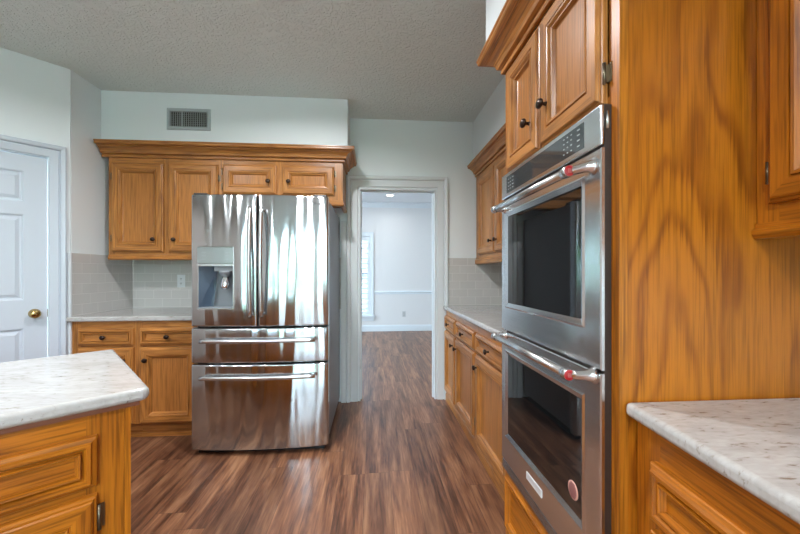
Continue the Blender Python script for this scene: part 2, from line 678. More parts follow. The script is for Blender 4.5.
def window(name, mp, w_, z0, z1, nx, nz, label):
    f = MB()
    t = 0.05

    def bx(a, b, c, d):
        vs = [mp(x, y, z) for z in (c, d) for y in (-0.03, 0.03) for x in (a, b)]
        f.add(vs, [(0, 2, 3, 1), (4, 5, 7, 6), (0, 1, 5, 4), (2, 6, 7, 3), (0, 4, 6, 2), (1, 3, 7, 5)])
    bx(0, t, z0, z1); bx(w_ - t, w_, z0, z1); bx(t, w_ - t, z0, z0 + t); bx(t, w_ - t, z1 - t, z1)
    for i in range(1, nx):
        x = w_ * i / nx
        bx(x - 0.02, x + 0.02, z0 + t, z1 - t)
    for i in range(1, nz):
        z = z0 + (z1 - z0) * i / nz
        bx(t, w_ - t, z - 0.018, z + 0.018)
    fr = struct(name, f, TRIM, label, 'window')
    g = MB()
    vs = [mp(0.02, 0.035, z0 + 0.02), mp(w_ - 0.02, 0.035, z0 + 0.02), mp(w_ - 0.02, 0.035, z1 - 0.02), mp(0.02, 0.035, z1 - 0.02)]
    g.add(vs, [(0, 1, 2, 3)])
    g.build('pane', PANE, fr)
    return fr


window('window_2', lambda x, y, z: (-2.75 + x, YK - 0.06 + y, z), 1.5, 0.70, 2.2, 4, 1, 'wide kitchen window behind the camera')
window('window_3', lambda x, y, z: (-0.85 + x, YK - 0.06 + y, z), 1.9, 0.02, 2.3, 4, 1, 'tall glazed garden door behind the camera')

# soffits
struct('wall_soffit_left', MB().box(XL, -0.215, 3.03, YB, 2.263, CZ), PAINT, 'pale soffit above the left wall cabinets', 'wall')
struct('wall_soffit_right', MB().box(0.975, XR, -1.2, YB, 2.263, CZ), PAINT, 'pale soffit above the right wall cabinets', 'wall')

struct('wall_soffit_oven', MB().box(0.518, 0.974, 0.83, 1.60, 2.2445, CZ), PAINT, 'pale soffit above the tall oven cabinet', 'wall')

# backsplash tiles
TT = 1.365
struct('wall_tile_back', MB().box(XL, -0.30, YB - 0.009, YB, 0.88, TT), TILEX, 'grey subway tile above the left counter', 'wall')
struct('wall_tile_left', MB().box(XL, XL + 0.009, 2.735, YB - 0.009, 0.88, TT), TILEY, 'taupe subway tile on the side wall', 'wall')
struct('wall_tile_doorway', MB().box(0.718, XR, YB - 0.009, YB, 0.88, TT), TILEX, 'taupe subway tile beside the doorway', 'wall')
struct('wall_tile_right', MB().box(XR - 0.009, XR, 1.6, YB - 0.009, 0.88, TT), TILEY, 'taupe subway tile behind the right counter', 'wall')

# far room
FWX0, FWX1, FWZ0, FWZ1 = -0.95, -0.07, 0.33, 1.99
w = MB()
w.box(-3.3, FWX0, YD1, YD1 + 0.12, 0, CZ).box(FWX1, 2.1, YD1, YD1 + 0.12, 0, CZ)
w.box(FWX0, FWX1, YD1, YD1 + 0.12, 0, FWZ0).box(FWX0, FWX1, YD1, YD1 + 0.12, FWZ1, CZ)
struct('wall_far', w, PAINT2, 'white far wall of the next room', 'wall')
struct('wall_dining_right', MB().box(1.95, 2.1, YD0, YD1, 0, CZ), PAINT2, 'right wall of the next room', 'wall')
w = MB()
w.box(-3.2, -3.05, YD0, 4.4, 0, CZ).box(-3.2, -3.05, 6.6, YD1, 0, CZ).box(-3.2, -3.05, 4.4, 6.6, 0, 0.3).box(-3.2, -3.05, 4.4, 6.6, 2.3, CZ)
struct('wall_dining_left', w, PAINT2, 'left wall of the next room with a wide window', 'wall')
window('window_4', lambda x, y, z: (-3.12 + y, 4.4 + x, z), 2.2, 0.3, 2.3, 3, 1, 'wide window on the left of the next room')
window('window_1', lambda x, y, z: (FWX0 + x, YD1 + 0.07 + y, z), FWX1 - FWX0, FWZ0, FWZ1, 1, 2, 'tall window with white shutters in the far wall')

# trims
CASE = [(0, 0), (0, 0.010), (0.006, 0.014), (0.056, 0.017), (0.060, 0.010), (0.066, 0.010), (0.071, 0.024), (0.078, 0.028),
        (0.096, 0.032), (0.104, 0.028), (0.104, 0)]
m = MB()
# path runs so that the left normal points outward of the opening
m.sweep([(DX1, 0.0), (DX1, DZ), (DX0, DZ), (DX0, 0.0)][::-1], [(o_ + 0.006, h) for o_, h in CASE],
        lambda x, z, h: (x, YB - h, z))
struct('trim_1', m, TRIM, 'wide white fluted casing around the open doorway', 'door casing')
j = MB()
j.box(DX0, DX0 + 0.018, YB - 0.004, YD0 + 0.004, 0, DZ - 0.018).box(DX1 - 0.018, DX1, YB - 0.004, YD0 + 0.004, 0, DZ - 0.018)
j.box(DX0, DX1, YB - 0.004, YD0 + 0.004, DZ - 0.018, DZ)
j.box(DX0 + 0.018, DX0 + 0.030, 3.45, 3.485, 0, DZ - 0.03).box(DX1 - 0.030, DX1 - 0.018, 3.45, 3.485, 0, DZ - 0.03)
j.box(DX0 + 0.018, DX1 - 0.018, 3.45, 3.485, DZ - 0.030, DZ - 0.018)
jb = struct('trim_2', j, TRIM, 'white jamb lining inside the open doorway', 'door jamb')
for hz in (0.35, 1.72):
    hm = MB().box(DX0 + 0.0182, DX0 + 0.0205, 3.405, 3.44, hz - 0.045, hz + 0.045)
    hm.tube([(DX0 + 0.021, 3.402, hz - 0.045), (DX0 + 0.021, 3.402, hz + 0.045)], 0.004)
    hm.build('hinge_leaf', simple('painted_hinge', (0.55, 0.55, 0.55), 0.4), jb)
m = MB()
m.sweep([(PDX1, 0.0), (PDX1, 2.025), (PDX0, 2.025), (PDX0, 0.0)][::-1], [(o_ * 0.84 + 0.003, h * 0.9) for o_, h in CASE],
        lambda x, z, h: (x, -h, z))
o = struct('trim_3', m, TRIMSHADE, 'white profiled casing around the pantry door', 'door casing')
o.location = PR
o.rotation_euler = (0, 0, PI / 4)
# white return board beside the refrigerator
struct('trim_4', MB().box(-0.300, -0.252, YB - 0.035, YB, 0, 1.71), TRIM, 'narrow white board between refrigerator and doorway casing', 'trim', bevel=0.003)
# corner bead at the tile edge
struct('trim_5', MB().box(XL - 0.012, XL + 0.014, 2.722, 2.736, 0.0, TT), TRIM, 'white corner strip at the end of the left tile', 'trim')
# far room mouldings
BP = [(0, 0), (0.016, 0), (0.016, 0.10), (0.012, 0.115), (0.006, 0.128), (0, 0.13)]
b = MB()
b.sweep([(1.95, YD0), (1.95, YD1), (-3.05, YD1), (-3.05, YD0)], BP, lambda x, y, h: (x, y, h))
struct('baseboard_far', b, TRIM, 'white baseboard of the next room', 'baseboard')
CRW = [(0, 2.59), (0.012, 2.59), (0.018, 2.605), (0.06, 2.655), (0.075, 2.665), (0.075, CZ - 0.001), (0, CZ - 0.001)]
b = MB()
b.sweep([(1.95, YD0), (1.95, YD1), (-3.05, YD1), (-3.05, YD0)], CRW, lambda x, y, h: (x, y, h))
struct('trim_6', b, TRIM, 'white crown moulding of the next room', 'crown moulding')
CHR = [(0, 0.775), (0.012, 0.775), (0.012, 0.80), (0.026, 0.81), (0.026, 0.83), (0.015, 0.845), (0, 0.845)]
b = MB()
b.sweep([(1.95, YD0), (1.95, YD1), (0.03, YD1)], CHR, lambda x, y, h: (x, y, h))
struct('trim_7', b, TRIM, 'white chair rail on the far wall', 'chair rail')
# window casing and sill of the shuttered window
b = MB()
b.sweep([(FWX1, FWZ0), (FWX1, FWZ1), (FWX0, FWZ1), (FWX0, FWZ0)][::-1], [(0, 0), (0, 0.015), (0.03, 0.018), (0.075, 0.022), (0.085, 0.018), (0.085, 0)],
        lambda x, z, h: (x, YD1 - h, z))
b.box(FWX0 - 0.11, FWX1 + 0.11, YD1 - 0.06, YD1, FWZ0 - 0.03, FWZ0).box(FWX0 - 0.085, FWX1 + 0.085, YD1 - 0.018, YD1, FWZ0 - 0.11, FWZ0 - 0.03)
struct('trim_8', b, TRIM, 'white casing and sill of the shuttered window', 'window casing')

# pantry door
d = MB()
dx0, dx1, dz0, dz1 = PDX0 + 0.003, PDX1 - 0.004, 0.01, 2.018
d.box(dx0, dx1, 0.022, 0.057, dz0, dz1)
st_, mu = 0.112, 0.09
pw = (dx1 - dx0 - 2 * st_ - mu) / 2
cols = [(dx0 + st_, dx0 + st_ + pw), (dx1 - st_ - pw, dx1 - st_)]
rows = [(0.21, 0.845), (1.035, 1.615), (1.70, 1.91)]
# front skin in front of the slab: stiles and rails, with moulded raised panels between
xs = [dx0, cols[0][0], cols[0][1], cols[1][0], cols[1][1], dx1]
zs = [dz0, rows[0][0], rows[0][1], rows[1][0], rows[1][1], rows[2][0], rows[2][1], dz1]
for i in range(5):
    for k in range(7):
        if i in (1, 3) and k in (1, 3, 5):
            d.loft(xs[i], xs[i + 1], zs[k], zs[k + 1],
                   [(0, 0.022), (0, 0.010), (0.006, 0.013), (0.012, 0.020), (0.022, 0.0205), (0.042, 0.012)], 0, 0, back=False)
        else:
            d.box(xs[i], xs[i + 1], 0.010, 0.0222, zs[k], zs[k + 1])
pd = tag(d.build('door_1', TRIMSHADE, loc=PR, rot=(0, 0, PI / 4)), 'white six panel pantry door with brass knob', 'door', None, 'structure')
kb = MB()
kx, kz = dx1 - 0.062, 0.942
kb.lathe([(0.032, 0), (0.032, 0.004), (0.026, 0.009), (0.012, 0.012), (0.010, 0.022), (0.013, 0.03), (0.024, 0.036), (0.029, 0.046),
          (0.028, 0.056), (0.02, 0.064), (0.008, 0.067)], (kx, 0.010, kz), seg=24)
kb.build('knob', BRASS, pd)
MB().box(dx1 - 0.001, dx1 + 0.0025, 0.011, 0.030, kz - 0.028, kz + 0.028).build('latch_plate', BRASS, pd)

# ------------------------------------------------------------------ cabinets
DOORP = [(0, 0), (0, -0.013), (0.002, -0.016), (0.008, -0.0175), (0.010, -0.0235), (0.014, -0.0265), (0.050, -0.0265), (0.051, -0.022),
         (0.054, -0.022), (0.056, -0.0275), (0.062, -0.0265), (0.069, -0.018), (0.073, -0.0175), (0.079, -0.006), (0.083, -0.004)]
DRAWP = [(0, 0), (0, -0.013), (0.002, -0.016), (0.010, -0.020), (0.014, -0.0265), (0.022, -0.0265), (0.029, -0.014), (0.031, -0.014), (0.033, -0.0235),
         (0.037, -0.023), (0.043, -0.010)]


def knob(root, x, z, y=-0.0262):
    k = MB()
    k.lathe([(0.008, 0), (0.006, 0.004), (0.005, 0.012), (0.009, 0.015), (0.0155, 0.019), (0.017, 0.024), (0.0145, 0.029), (0.006, 0.032)],
            (x, y, z), seg=18, sx=1.12)
    k.build('knob', BRONZE, root)


def hinge(root, x, z, side):
    h = MB()
    s = -1 if side == 'l' else 1
    h.box(min(x, x + s * 0.016), max(x, x + s * 0.016), -0.0025, -0.0002, z - 0.024, z + 0.024)
    h.tube([(x + s * 0.003, -0.012, z - 0.027), (x + s * 0.003, -0.012, z + 0.027)], 0.0045, 10)
    h.box(min(x + s * 0.001, x + s * 0.006), max(x + s * 0.001, x + s * 0.006), -0.012, 0, z - 0.022, z + 0.022)
    h.build('hinge', BRASSD, root)


def front(root, name, x0, x1, z0, z1, prof, mats, kn=None, hg=None, hz=0.11):
    d = MB().loft(x0, x1, z0, z1, prof, 0, 1, 1 if name == 'drawer' else 2)
    o = d.build(name, mats, root)
    if kn:
        knob(o, kn[0], kn[1])
    if hg:
        x = x0 if hg == 'l' else x1
        for z in (z0 + hz, z1 - hz):
            hinge(o, x, z, hg)
    return o


def frame(root, stiles, rails, z0, z1, mats, W_):
    f = MB()
    for a, b in stiles:
        f.box(a, b, 0, 0.019, z0, z1, 0)
    st = sorted(stiles)
    for (a, b), (c, d_) in zip(st[:-1], st[1:]):
        for e, g in rails:
            f.box(b, c, 0.0004, 0.019, e, g, 1)
    return f.build('face_frame', mats, root)


def carcass(root, W_, D, z0, z1, m, y0=0.0192):
    return MB().box(0, W_, y0, D, z0, z1).build('carcass', m, root)


RM90 = -PI / 2
CT = 0.905
CTT = 0.034
CB = CT - CTT - 0.001   # top of base cabinets

# ---- left base cabinets
LX, LY = XL + 0.012, 2.735


def base_left(x0, x1, fx0, fx1, label, doorkn):
    r_ = thing('base_cabinet', label, 'cabinet', (x0, LY, 0), 0, 'base cabinets under the left counter')
    Wd = x1 - x0
    carcass(r_, Wd, 0.645, 0.115, CB, OAK[0])
    frame(r_, [(0, fx0 - x0 + 0.012), (fx1 - x0 - 0.012, Wd)], [(0.115, 0.135), (0.668, 0.705), (0.805, CB)], 0.115, CB, OAK, Wd)
    MB().box(0, Wd, 0.055, 0.60, 0.0, 0.1145).box(0, Wd, 0.045, 0.0548, 0.0, 0.03).build('toe_kick', OAK[1], r_)
    front(r_, 'drawer', fx0 - x0, fx1 - x0, 0.695, 0.818, DRAWP, OAK, ((fx0 + fx1) / 2 - x0, 0.7565))
    front(r_, 'door', fx0 - x0, fx1 - x0, 0.122, 0.678, DOORP, OAK, (doorkn - x0, 0.588), 'l' if doorkn > (fx0 + fx1) / 2 else 'r')


base_left(LX, -1.7152, -2.118, -1.738, 'oak base cabinet with drawer in the left corner beside the pantry door', -1.794)
base_left(-1.7148, -1.238, -1.694, -1.29, 'oak base cabinet with drawer just left of the refrigerator', -1.643)

c = MB().prism([(-2.238, 2.703), (-1.236, 2.703), (-1.236, YB - 0.011), (XL + 0.011, YB - 0.011), (XL + 0.011, 2.719), (-2.238, 2.719)], CT - CTT, CT)
tag(c.build('countertop', QUARTZ, bevel=0.010, seg=3), 'pale veined stone countertop on the left base cabinets beside the refrigerator', 'countertop')

# ---- left wall cabinets
UY = 3.03
UB, UT = 1.372, 2.152
r_ = thing('wall_cabinet', 'tall oak wall cabinet with two doors above the left counter', 'cabinet', (-2.122, UY, 0), 0)
X = -2.122
Wd = -1.2465 - X
carcass(r_, Wd, 0.365, UB, 2.262, OAK[0])
frame(r_, [(0, -2.078 - X + 0.004), (-1.708 - X, -1.644 - X), (-1.285 - X, Wd)], [(UB, 1.402), (2.095, UT)], UB, UT, OAK, Wd)
front(r_, 'door', -2.092 - X, -1.695 - X, 1.39, 2.108, DOORP, OAK, (-1.760 - X, 1.490), 'l')
front(r_, 'door', -1.656 - X, -1.268 - X, 1.39, 2.108, DOORP, OAK, (-1.602 - X, 1.490), 'r')
MB().sweep([(Wd, 0), (0.0, 0)], [(-0.02, 1.326), (0.004, 1.326), (0.012, 1.334), (0.012, 1.345), (0.005, 1.352), (0.005, 1.371), (-0.02, 1.371)],
           lambda x, y, h: (x, y, h)).build('light_rail', OAK[1], r_)

r_ = thing('wall_cabinet', 'short oak wall cabinet with two small doors above the refrigerator', 'cabinet', (-1.246, UY, 0), 0)
X = -1.246
Wd = -0.255 - X
FB = 1.835
carcass(r_, Wd, 0.365, FB, 2.262, OAK[0])
frame(r_, [(0, 0.028), (-0.812 - X, -0.742 - X), (-0.34 - X, Wd)], [(FB, 1.885), (2.095, UT)], FB, UT, OAK, Wd)
front(r_, 'door', -1.231 - X, -0.800 - X, 1.872, 2.113, DOORP, OAK, (-0.860 - X, 1.975), 'l', 0.06)
front(r_, 'door', -0.754 - X, -0.326 - X, 1.872, 2.113, DOORP, OAK, (-0.696 - X, 1.977), 'r', 0.06)
MB().sweep([(Wd, 0.36), (Wd, 0), (0.0, 0)], [(-0.02, 1.785), (0.004, 1.785), (0.012, 1.793), (0.012, 1.806), (0.005, 1.813), (0.005, FB - 0.001), (-0.02, FB - 0.001)],
           lambda x, y, h: (x, y, h)).build('light_rail', OAK[1], r_)

CROWN = [(-0.02, 2.153), (0.012, 2.153), (0.014, 2.160), (0.014, 2.168), (0.008, 2.172), (0.008, 2.178), (0.026, 2.181), (0.028, 2.188), (0.030, 2.196),
         (0.038, 2.208), (0.054, 2.222), (0.062, 2.225), (0.062, 2.231), (0.080, 2.234), (0.084, 2.240), (0.084, 2.250), (0.088, 2.254), (0.088, 2.262), (-0.02, 2.262)]
CRL = [(o_, h) for o_, h in CROWN]
c = MB().sweep([(-0.2545, YB - 0.004), (-0.2545, UY - 0.0005), (-2.166, UY - 0.0005)], [(o_ * 1.15 if o_ > 0 else -0.0005, h) for o_, h in CRL], lambda x, y, h: (x, y, h), ms=[1, 0])
tag(c.build('crown_molding', [OAK[1], OAKY]), 'long oak crown moulding along the top of the left wall cabinets', 'crown moulding')

# ---- right base cabinets (beyond the ovens)
RX = 0.702


def base_right(y0, y1, x0, x1, label, kside):
    """y0 = far end, runs toward the camera"""
    r_ = thing('base_cabinet', label, 'cabinet', (RX, y0, 0), RM90, 'base cabinets under the right counter')
    Wd = y0 - y1
    carcass(r_, Wd, 0.595, 0.0, CB, OAK[0])
    frame(r_, [(0, x0 + 0.012), (x1 - 0.012, Wd)], [(0.0, 0.135), (0.668, 0.705), (0.805, CB)], 0.0, CB, OAK, Wd)
    front(r_, 'drawer', x0, x1, 0.695, 0.818, DRAWP, OAK, ((x0 + x1) / 2, 0.7565))
    kx = x1 - 0.05 if kside == 'r' else x0 + 0.05
    front(r_, 'door', x0, x1, 0.105, 0.678, DOORP, OAK, (kx, 0.60), 'l' if kside == 'r' else 'r')
    MB().sweep([(Wd, 0), (0, 0)], [(0.0005, 0.001), (0.006, 0.001), (0.006, 0.055), (0.004, 0.066), (0.0005, 0.07)],
               lambda x, y, h: (x, y, h)).build('base_trim', OAK[1], r_)


base_right(YB - 0.011, 2.9162, 0.042, 0.455, 'oak base cabinet nearest the doorway on the right, under the stone counter', 'r')
base_right(2.9158, 2.3462, 0.018, 0.548, 'middle oak base cabinet of the right run, between doorway and ovens', 'l')
base_right(2.3458, 1.5855, 0.018, 0.60, 'oak base cabinet on the right, directly beyond the wall ovens', 'l')
c = MB().prism([(0.676, 1.584), (XR - 0.011, 1.584), (XR - 0.011, YB - 0.011), (0.676, YB - 0.011)], CT - CTT, CT)
tag(c.build('countertop', QUARTZ, bevel=0.010, seg=3), 'pale stone countertop on the right between doorway and wall ovens', 'countertop')

# ---- right wall cabinets beyond the ovens
RUX = 1.003


def upper_right(y0, y1, doors, label):
    r_ = thing('wall_cabinet', label, 'cabinet', (RUX, y0, 0), RM90, 'wall cabinets above the right counter')
    Wd = y0 - y1
    carcass(r_, Wd, 0.30, UB, 2.262, OAK[0])
    (a, b), (c_, d_) = doors
    frame(r_, [(0, a + 0.012), (b - 0.012, c_ + 0.012), (d_ - 0.012, Wd)], [(UB, 1.402), (2.095, UT)], UB, UT, OAK, Wd)
    front(r_, 'door', a, b, 1.39, 2.108, DOORP, OAK, (b - 0.055, 1.49), 'l')
    front(r_, 'door', c_, d_, 1.39, 2.108, DOORP, OAK, (c_ + 0.055, 1.49), 'r')
    MB().sweep([(Wd, 0), (0.0, 0)], [(-0.02, 1.304), (0.004, 1.304), (0.012, 1.312), (0.012, 1.345), (0.005, 1.352), (0.005, 1.371), (-0.02, 1.371)],
               lambda x, y, h: (x, y, h)).build('light_rail', OAK[1], r_)
    return r_


upper_right(YB - 0.010, 2.3902, ((0.105, 0.562), (0.582, 0.99)), 'oak wall cabinet above the right counter beside the doorway')
upper_right(2.3898, 1.5855, ((0.02, 0.395), (0.41, 0.785)), 'oak wall cabinet above the right counter, half hidden behind the ovens')
c = MB().sweep([(RUX, 1.585), (RUX, YB - 0.004)], [(o_ if o_ > 0 else -0.0, h) for o_, h in CROWN], lambda x, y, h: (x, y, h))
tag(c.build('crown_molding', OAKY), 'oak crown moulding on the right wall cabinets beside the doorway', 'crown moulding')

# ---- tall oven cabinet
TX, TY0, TY1 = 0.604, 1.58, 0.83
TWd = TY0 - TY1
OX0, OX1 = 0.032, 0.7235      # oven along the face
OZ0, OZ1 = 0.36, 1.648
r_ = thing('oven_cabinet', 'tall oak cabinet holding the two stainless wall ovens', 'cabinet', (TX, TY0, 0), RM90)
TB = 2.13
b = MB().box(0, 0.016, 0.0205, 0.70, 0, TB).box(0.016, TWd - 0.02, 0.69, 0.70, 0, TB)
b.box(0.016, TWd - 0.02, 0.0205, 0.69, TB - 0.018, TB).box(0.016, TWd - 0.02, 0.0205, 0.69, 1.652, 1.668).box(0.016, TWd - 0.02, 0.0205, 0.69, 0.335, 0.355)
b.build('carcass', OAKN[0], r_)
MB().box(TWd - 0.018, TWd, 0.0225, 0.70, 0, TB).build('side_panel', OAKP, r_)
f = MB()
f.box(0, 0.034, 0, 0.02, 0, TB, 0).box(TWd - 0.036, TWd - 0.002, 0, 0.02, 0, TB, 0)
for z0, z1 in ((0, 0.10), (0.335, 0.359), (1.6495, 1.672), (2.075, TB)):
    f.box(0.034, TWd - 0.036, 0.0004, 0.02, z0, z1, 1)
f.build('face_frame', OAKN, r_)
tag(MB().box(TWd - 0.0019, TWd + 0.0012, 0.0, 0.0222, 0, TB).build('edge_strip', OAKPALE, r_), 'pale oak edge strip of the face frame')
front(r_, 'door', 0.066, 0.366, 1.657, 2.10, DOORP, OAK, (0.302, 1.775), 'l', 0.075)
front(r_, 'door', 0.378, 0.708, 1.657, 2.10, DOORP, OAK, (0.431, 1.787), 'r', 0.075)
front(r_, 'drawer', 0.04, 0.71, 0.095, 0.335, DRAWP, OAKN)
cm = MB().sweep([(TWd, 0), (0, 0), (0, 0.29)], [(o_ if o_ > 0 else 0.0005, h - 0.02) for o_, h in [(p_[0] * 1.2, p_[1]) for p_ in CROWN]][:], lambda x, y, h: (x, y, h), ms=[0, 1])
cm.build('crown_molding', [OAK[1], OAKY], r_)

# ---- double wall oven (local frame of the oven cabinet)
ov = thing('wall_oven', 'stainless double wall oven with two black glass doors and bar handles', 'oven', (TX, TY0, 0), RM90)
FY = -0.030
MB().box(OX0 + 0.012, OX1 - 0.012, 0.022, 0.60, OZ0 + 0.003, OZ1 - 0.004).box(OX0 + 0.001, OX1 - 0.0008, -0.0185, -0.0008, OZ0, OZ1).box(
    OX0 + 0.014, OX1 - 0.05, -0.0008, 0.022, OZ0 + 0.003, OZ1 - 0.004).build('oven_body', OVSIDE, ov)
# control panel
cp = MB().box(OX0, OX1, FY, -0.019, 1.545, OZ1).build('control_panel', STEELO, ov, bevel=0.004, seg=3)
sl = MB()
sl.tube([(OX1 + 0.0003, -0.012, 1.585), (OX1 + 0.0003, -0.012, 1.630)], 0.004, 8)
sl.build('side_badge', STEELH, cp)
ds = MB().box(0.092, 0.652, FY - 0.0012, FY + 0.002, 1.562, 1.632).build('display_glass', GLASSP, cp)
mk = MB()
yy = FY - 0.0016


def mark(x, z, w_, h_):
    mk.box(x - w_ / 2, x + w_ / 2, yy, FY - 0.001, z - h_ / 2, z + h_ / 2)


for xs_, zl, ws_ in (((0.115, 0.135, 0.160), (1.575, 1.588, 1.602, 1.617), (0.012, 0.010, 0.014)),
                     ((0.552, 0.572, 0.592), (1.575, 1.591, 1.606, 1.620), (0.007, 0.007, 0.007)),
                     ((0.628,), (1.575, 1.591, 1.606, 1.620), (0.013,))):
    mk = MB()
    for zz in zl:
        for x, w_ in zip(xs_, ws_):
            mark(x, zz, w_, 0.003)
    mk.build('keypad_marks', INKP, ds)


def oven_door(z0, z1, wz0, wz1, hz, label):
    d = MB().loft(OX0, OX1, z0, z1, [(0, -0.0192), (0, FY + 0.003), (0.003, FY), (0.006, FY)], 0, 0)
    d.f.pop(-2); d.m.pop(-2); d.s.pop(-2)
    x0, x1 = 0.098, 0.634
    # steel face around the window, then a raised bright bead round the glass
    a = (OX0 + 0.006, OX1 - 0.006, z0 + 0.006, z1 - 0.006)

    def ring(o_, i_, y0, y1):
        vs = [(o_[0], y0, o_[2]), (o_[1], y0, o_[2]), (o_[1], y0, o_[3]), (o_[0], y0, o_[3]),
              (i_[0], y1, i_[2]), (i_[1], y1, i_[2]), (i_[1], y1, i_[3]), (i_[0], y1, i_[3])]
        d.add(vs, [(k, (k + 1) % 4, 4 + (k + 1) % 4, 4 + k) for k in range(4)])
    bnd = 0.022
    w0 = (x0 - bnd, x1 + bnd, wz0 - bnd, wz1 + bnd)
    w1 = (x0 - bnd + 0.006, x1 + bnd - 0.006, wz0 - bnd + 0.006, wz1 + bnd - 0.006)
    w2 = (x0, x1, wz0, wz1)
    ring(a, w0, FY, FY)
    ring(w0, w1, FY, FY - 0.004)
    ring(w1, w2, FY - 0.004, FY + 0.003)
    o = d.build('oven_door', STEELO, ov, weld=True)
    o['label'] = label
    MB().box(x0 - 0.002, x1 + 0.002, FY + 0.0031, FY + 0.007, wz0 - 0.002, wz1 + 0.002).build('window_glass', GLASS, o)
    # handle
    hx0, hx1, hy = 0.092, 0.664, -0.083
    hb = MB().tube([(hx0, hy, hz), (hx1, hy, hz)], 0.0125, 20)
    for x in (hx0 + 0.004, hx1 - 0.004):
        hb.lathe([(0.0125, -0.016), (0.0155, -0.014), (0.0155, 0.010), (0.0145, 0.0115)], (x, hy, hz), 'x', 24, 0, 1 if x > 0.4 else -1)
    hd = hb.build('handle', STEELH, o)
    for x in (hx0 + 0.006, hx1 - 0.006):
        br = MB()
        e = 0.036 if x > 0.4 else -0.018
        br.tube([(x + e, FY - 0.0002, hz + 0.006), (x + e, FY - 0.008, hz + 0.006), (x + e * 0.9, FY - 0.018, hz + 0.005), (x + e * 0.6, FY - 0.034, hz + 0.002), (x, hy + 0.004, hz)],
                [0.024, 0.0175, 0.014, 0.0125, 0.012], 16)
        br.build('bracket', CHROME, hd)
    md = MB().lathe([(0.0142, 0), (0.0142, 0.002), (0.0125, 0.003)], (hx1 + 0.0076, hy, hz), 'x', 24, 0, 1)
    md = md.build('medallion', RED, hd)
    mm = MB()
    for dy, dz, sy, sz in ((-0.004, 0, 0.0012, 0.006), (0.0, 0.0, 0.0012, 0.005), (0.004, 0, 0.0012, 0.006), (0, 0.0045, 0.005, 0.0009), (0, -0.0045, 0.005, 0.0009), (0, 0, 0.006, 0.0009)):
        mm.box(hx1 + 0.0100, hx1 + 0.0110, hy + dy - sy, hy + dy + sy, hz + dz - sz, hz + dz + sz)
    mm.build('medallion_mark', INKM, md)
    return o


oven_door(0.972, 1.538, 1.092, 1.462, 1.492, 'upper oven door with black glass window')
lo = oven_door(0.402, 0.964, 0.532, 0.870, 0.948, 'lower oven door with a pink round sticker on the glass')
st = MB().lathe([(0.026, 0), (0.026, 0.0006)], (0.594, FY + 0.0031, 0.592), 'y', 28).build('sticker', PINK, lo)
sm = MB()
for k in range(7):
    hw = 0.019 * math.sqrt(max(0.1, 1 - ((k - 3) / 3.6) ** 2))
    sm.box(0.594 - hw, 0.594 + hw, FY + 0.0014, FY + 0.0026, 0.592 + (k - 3) * 0.0062 - 0.0019, 0.592 + (k - 3) * 0.0062 + 0.0019)
sm.build('sticker_lines', simple('sticker_print', (0.20, 0.07, 0.07), 0.5), st)
bd = MB().loft(0.29, 0.41, 0.452, 0.478, [(0, FY), (0, FY - 0.002), (0.002, FY - 0.003), (0.004, FY - 0.003), (0.005, FY - 0.002)], 0, 0).build('badge', simple('badge_plate', (0.72, 0.72, 0.73), 0.4, 0.4), lo)
vt = MB().box(OX0, OX1, -0.024, -0.0192, 0.361, 0.400)
for k in range(4):
    vt.box(OX0, OX1, -0.029, -0.0238, 0.364 + k * 0.009, 0.369 + k * 0.009)
vt.build('vent_grille', STEELO, ov)

# ---- near base cabinet on the right, its counter and the wall cabinet over it
TILT = math.radians(5.1)
nx, ny = -math.sin(TILT), -math.cos(TILT)
r_ = thing('base_cabinet', 'oak base cabinet at lower right, on the near side of the tall oven cabinet', 'cabinet', (0.647, 0.825, 0), RM90 - TILT)
NW = 1.55
carcass(r_, NW, 0.58, 0.10, CB, OAKN[0])
frame(r_, [(0, 0.078), (0.53, 0.59), (1.05, 1.11), (NW - 0.05, NW)], [(0.10, 0.135), (0.63, 0.67), (0.79, CB)], 0.10, CB, OAKN, NW)
MB().box(0, NW, 0.05, 0.56, 0, 0.0995).build('toe_kick', OAKN[1], r_)
for a, b_ in ((0.068, 0.54), (0.58, 1.06), (1.10, NW - 0.04)):
    front(r_, 'drawer', a, b_, 0.664, 0.794, DRAWP, OAKN, ((a + b_) / 2 + 0.02, 0.729))
    front(r_, 'door', a, b_, 0.122, 0.640, DOORP, OAKN, (b_ - 0.05, 0.56), 'l')
e0 = (0.615, 0.8275)
e1 = (e0[0] + nx * 1.57, e0[1] + ny * 1.57)
c = MB().prism([e0, e1, (XR - 0.003, e1[1]), (XR - 0.003, 0.8275)], CT - CTT, CT)
tag(c.build('countertop', QUARTZ, bevel=0.012, seg=4), 'pale veined stone countertop at lower right against the tall oak panel', 'countertop')

NX = 0.97
r_ = thing('wall_cabinet', 'oak wall cabinet at the right edge, on the near side of the tall oven cabinet', 'cabinet', (NX, 0.8285, 0), RM90)
NUW = 0.9
carcass(r_, NUW, 0.335, 1.345, 2.262, OAKN[0])
frame(r_, [(0, 0.05), (0.43, 0.49), (NUW - 0.05, NUW)], [(1.345, 1.40), (2.09, 2.152)], 1.345, 2.152, OAKN, NUW)
front(r_, 'door', 0.038, 0.442, 1.388, 2.11, DOORP, OAKN, (0.40, 1.49), 'l', 0.075)
front(r_, 'door', 0.478, NUW - 0.038, 1.388, 2.11, DOORP, OAKN, (0.53, 1.49), 'r', 0.075)
MB().sweep([(NUW, 0), (0, 0)], [(-0.02, 1.306), (0.006, 1.306), (0.014, 1.316), (0.014, 1.326), (0.005, 1.333), (0.005, 1.3445), (-0.02, 1.3445)],
           lambda x, y, h: (x, y, h)).build('light_rail', OAKN[1], r_)

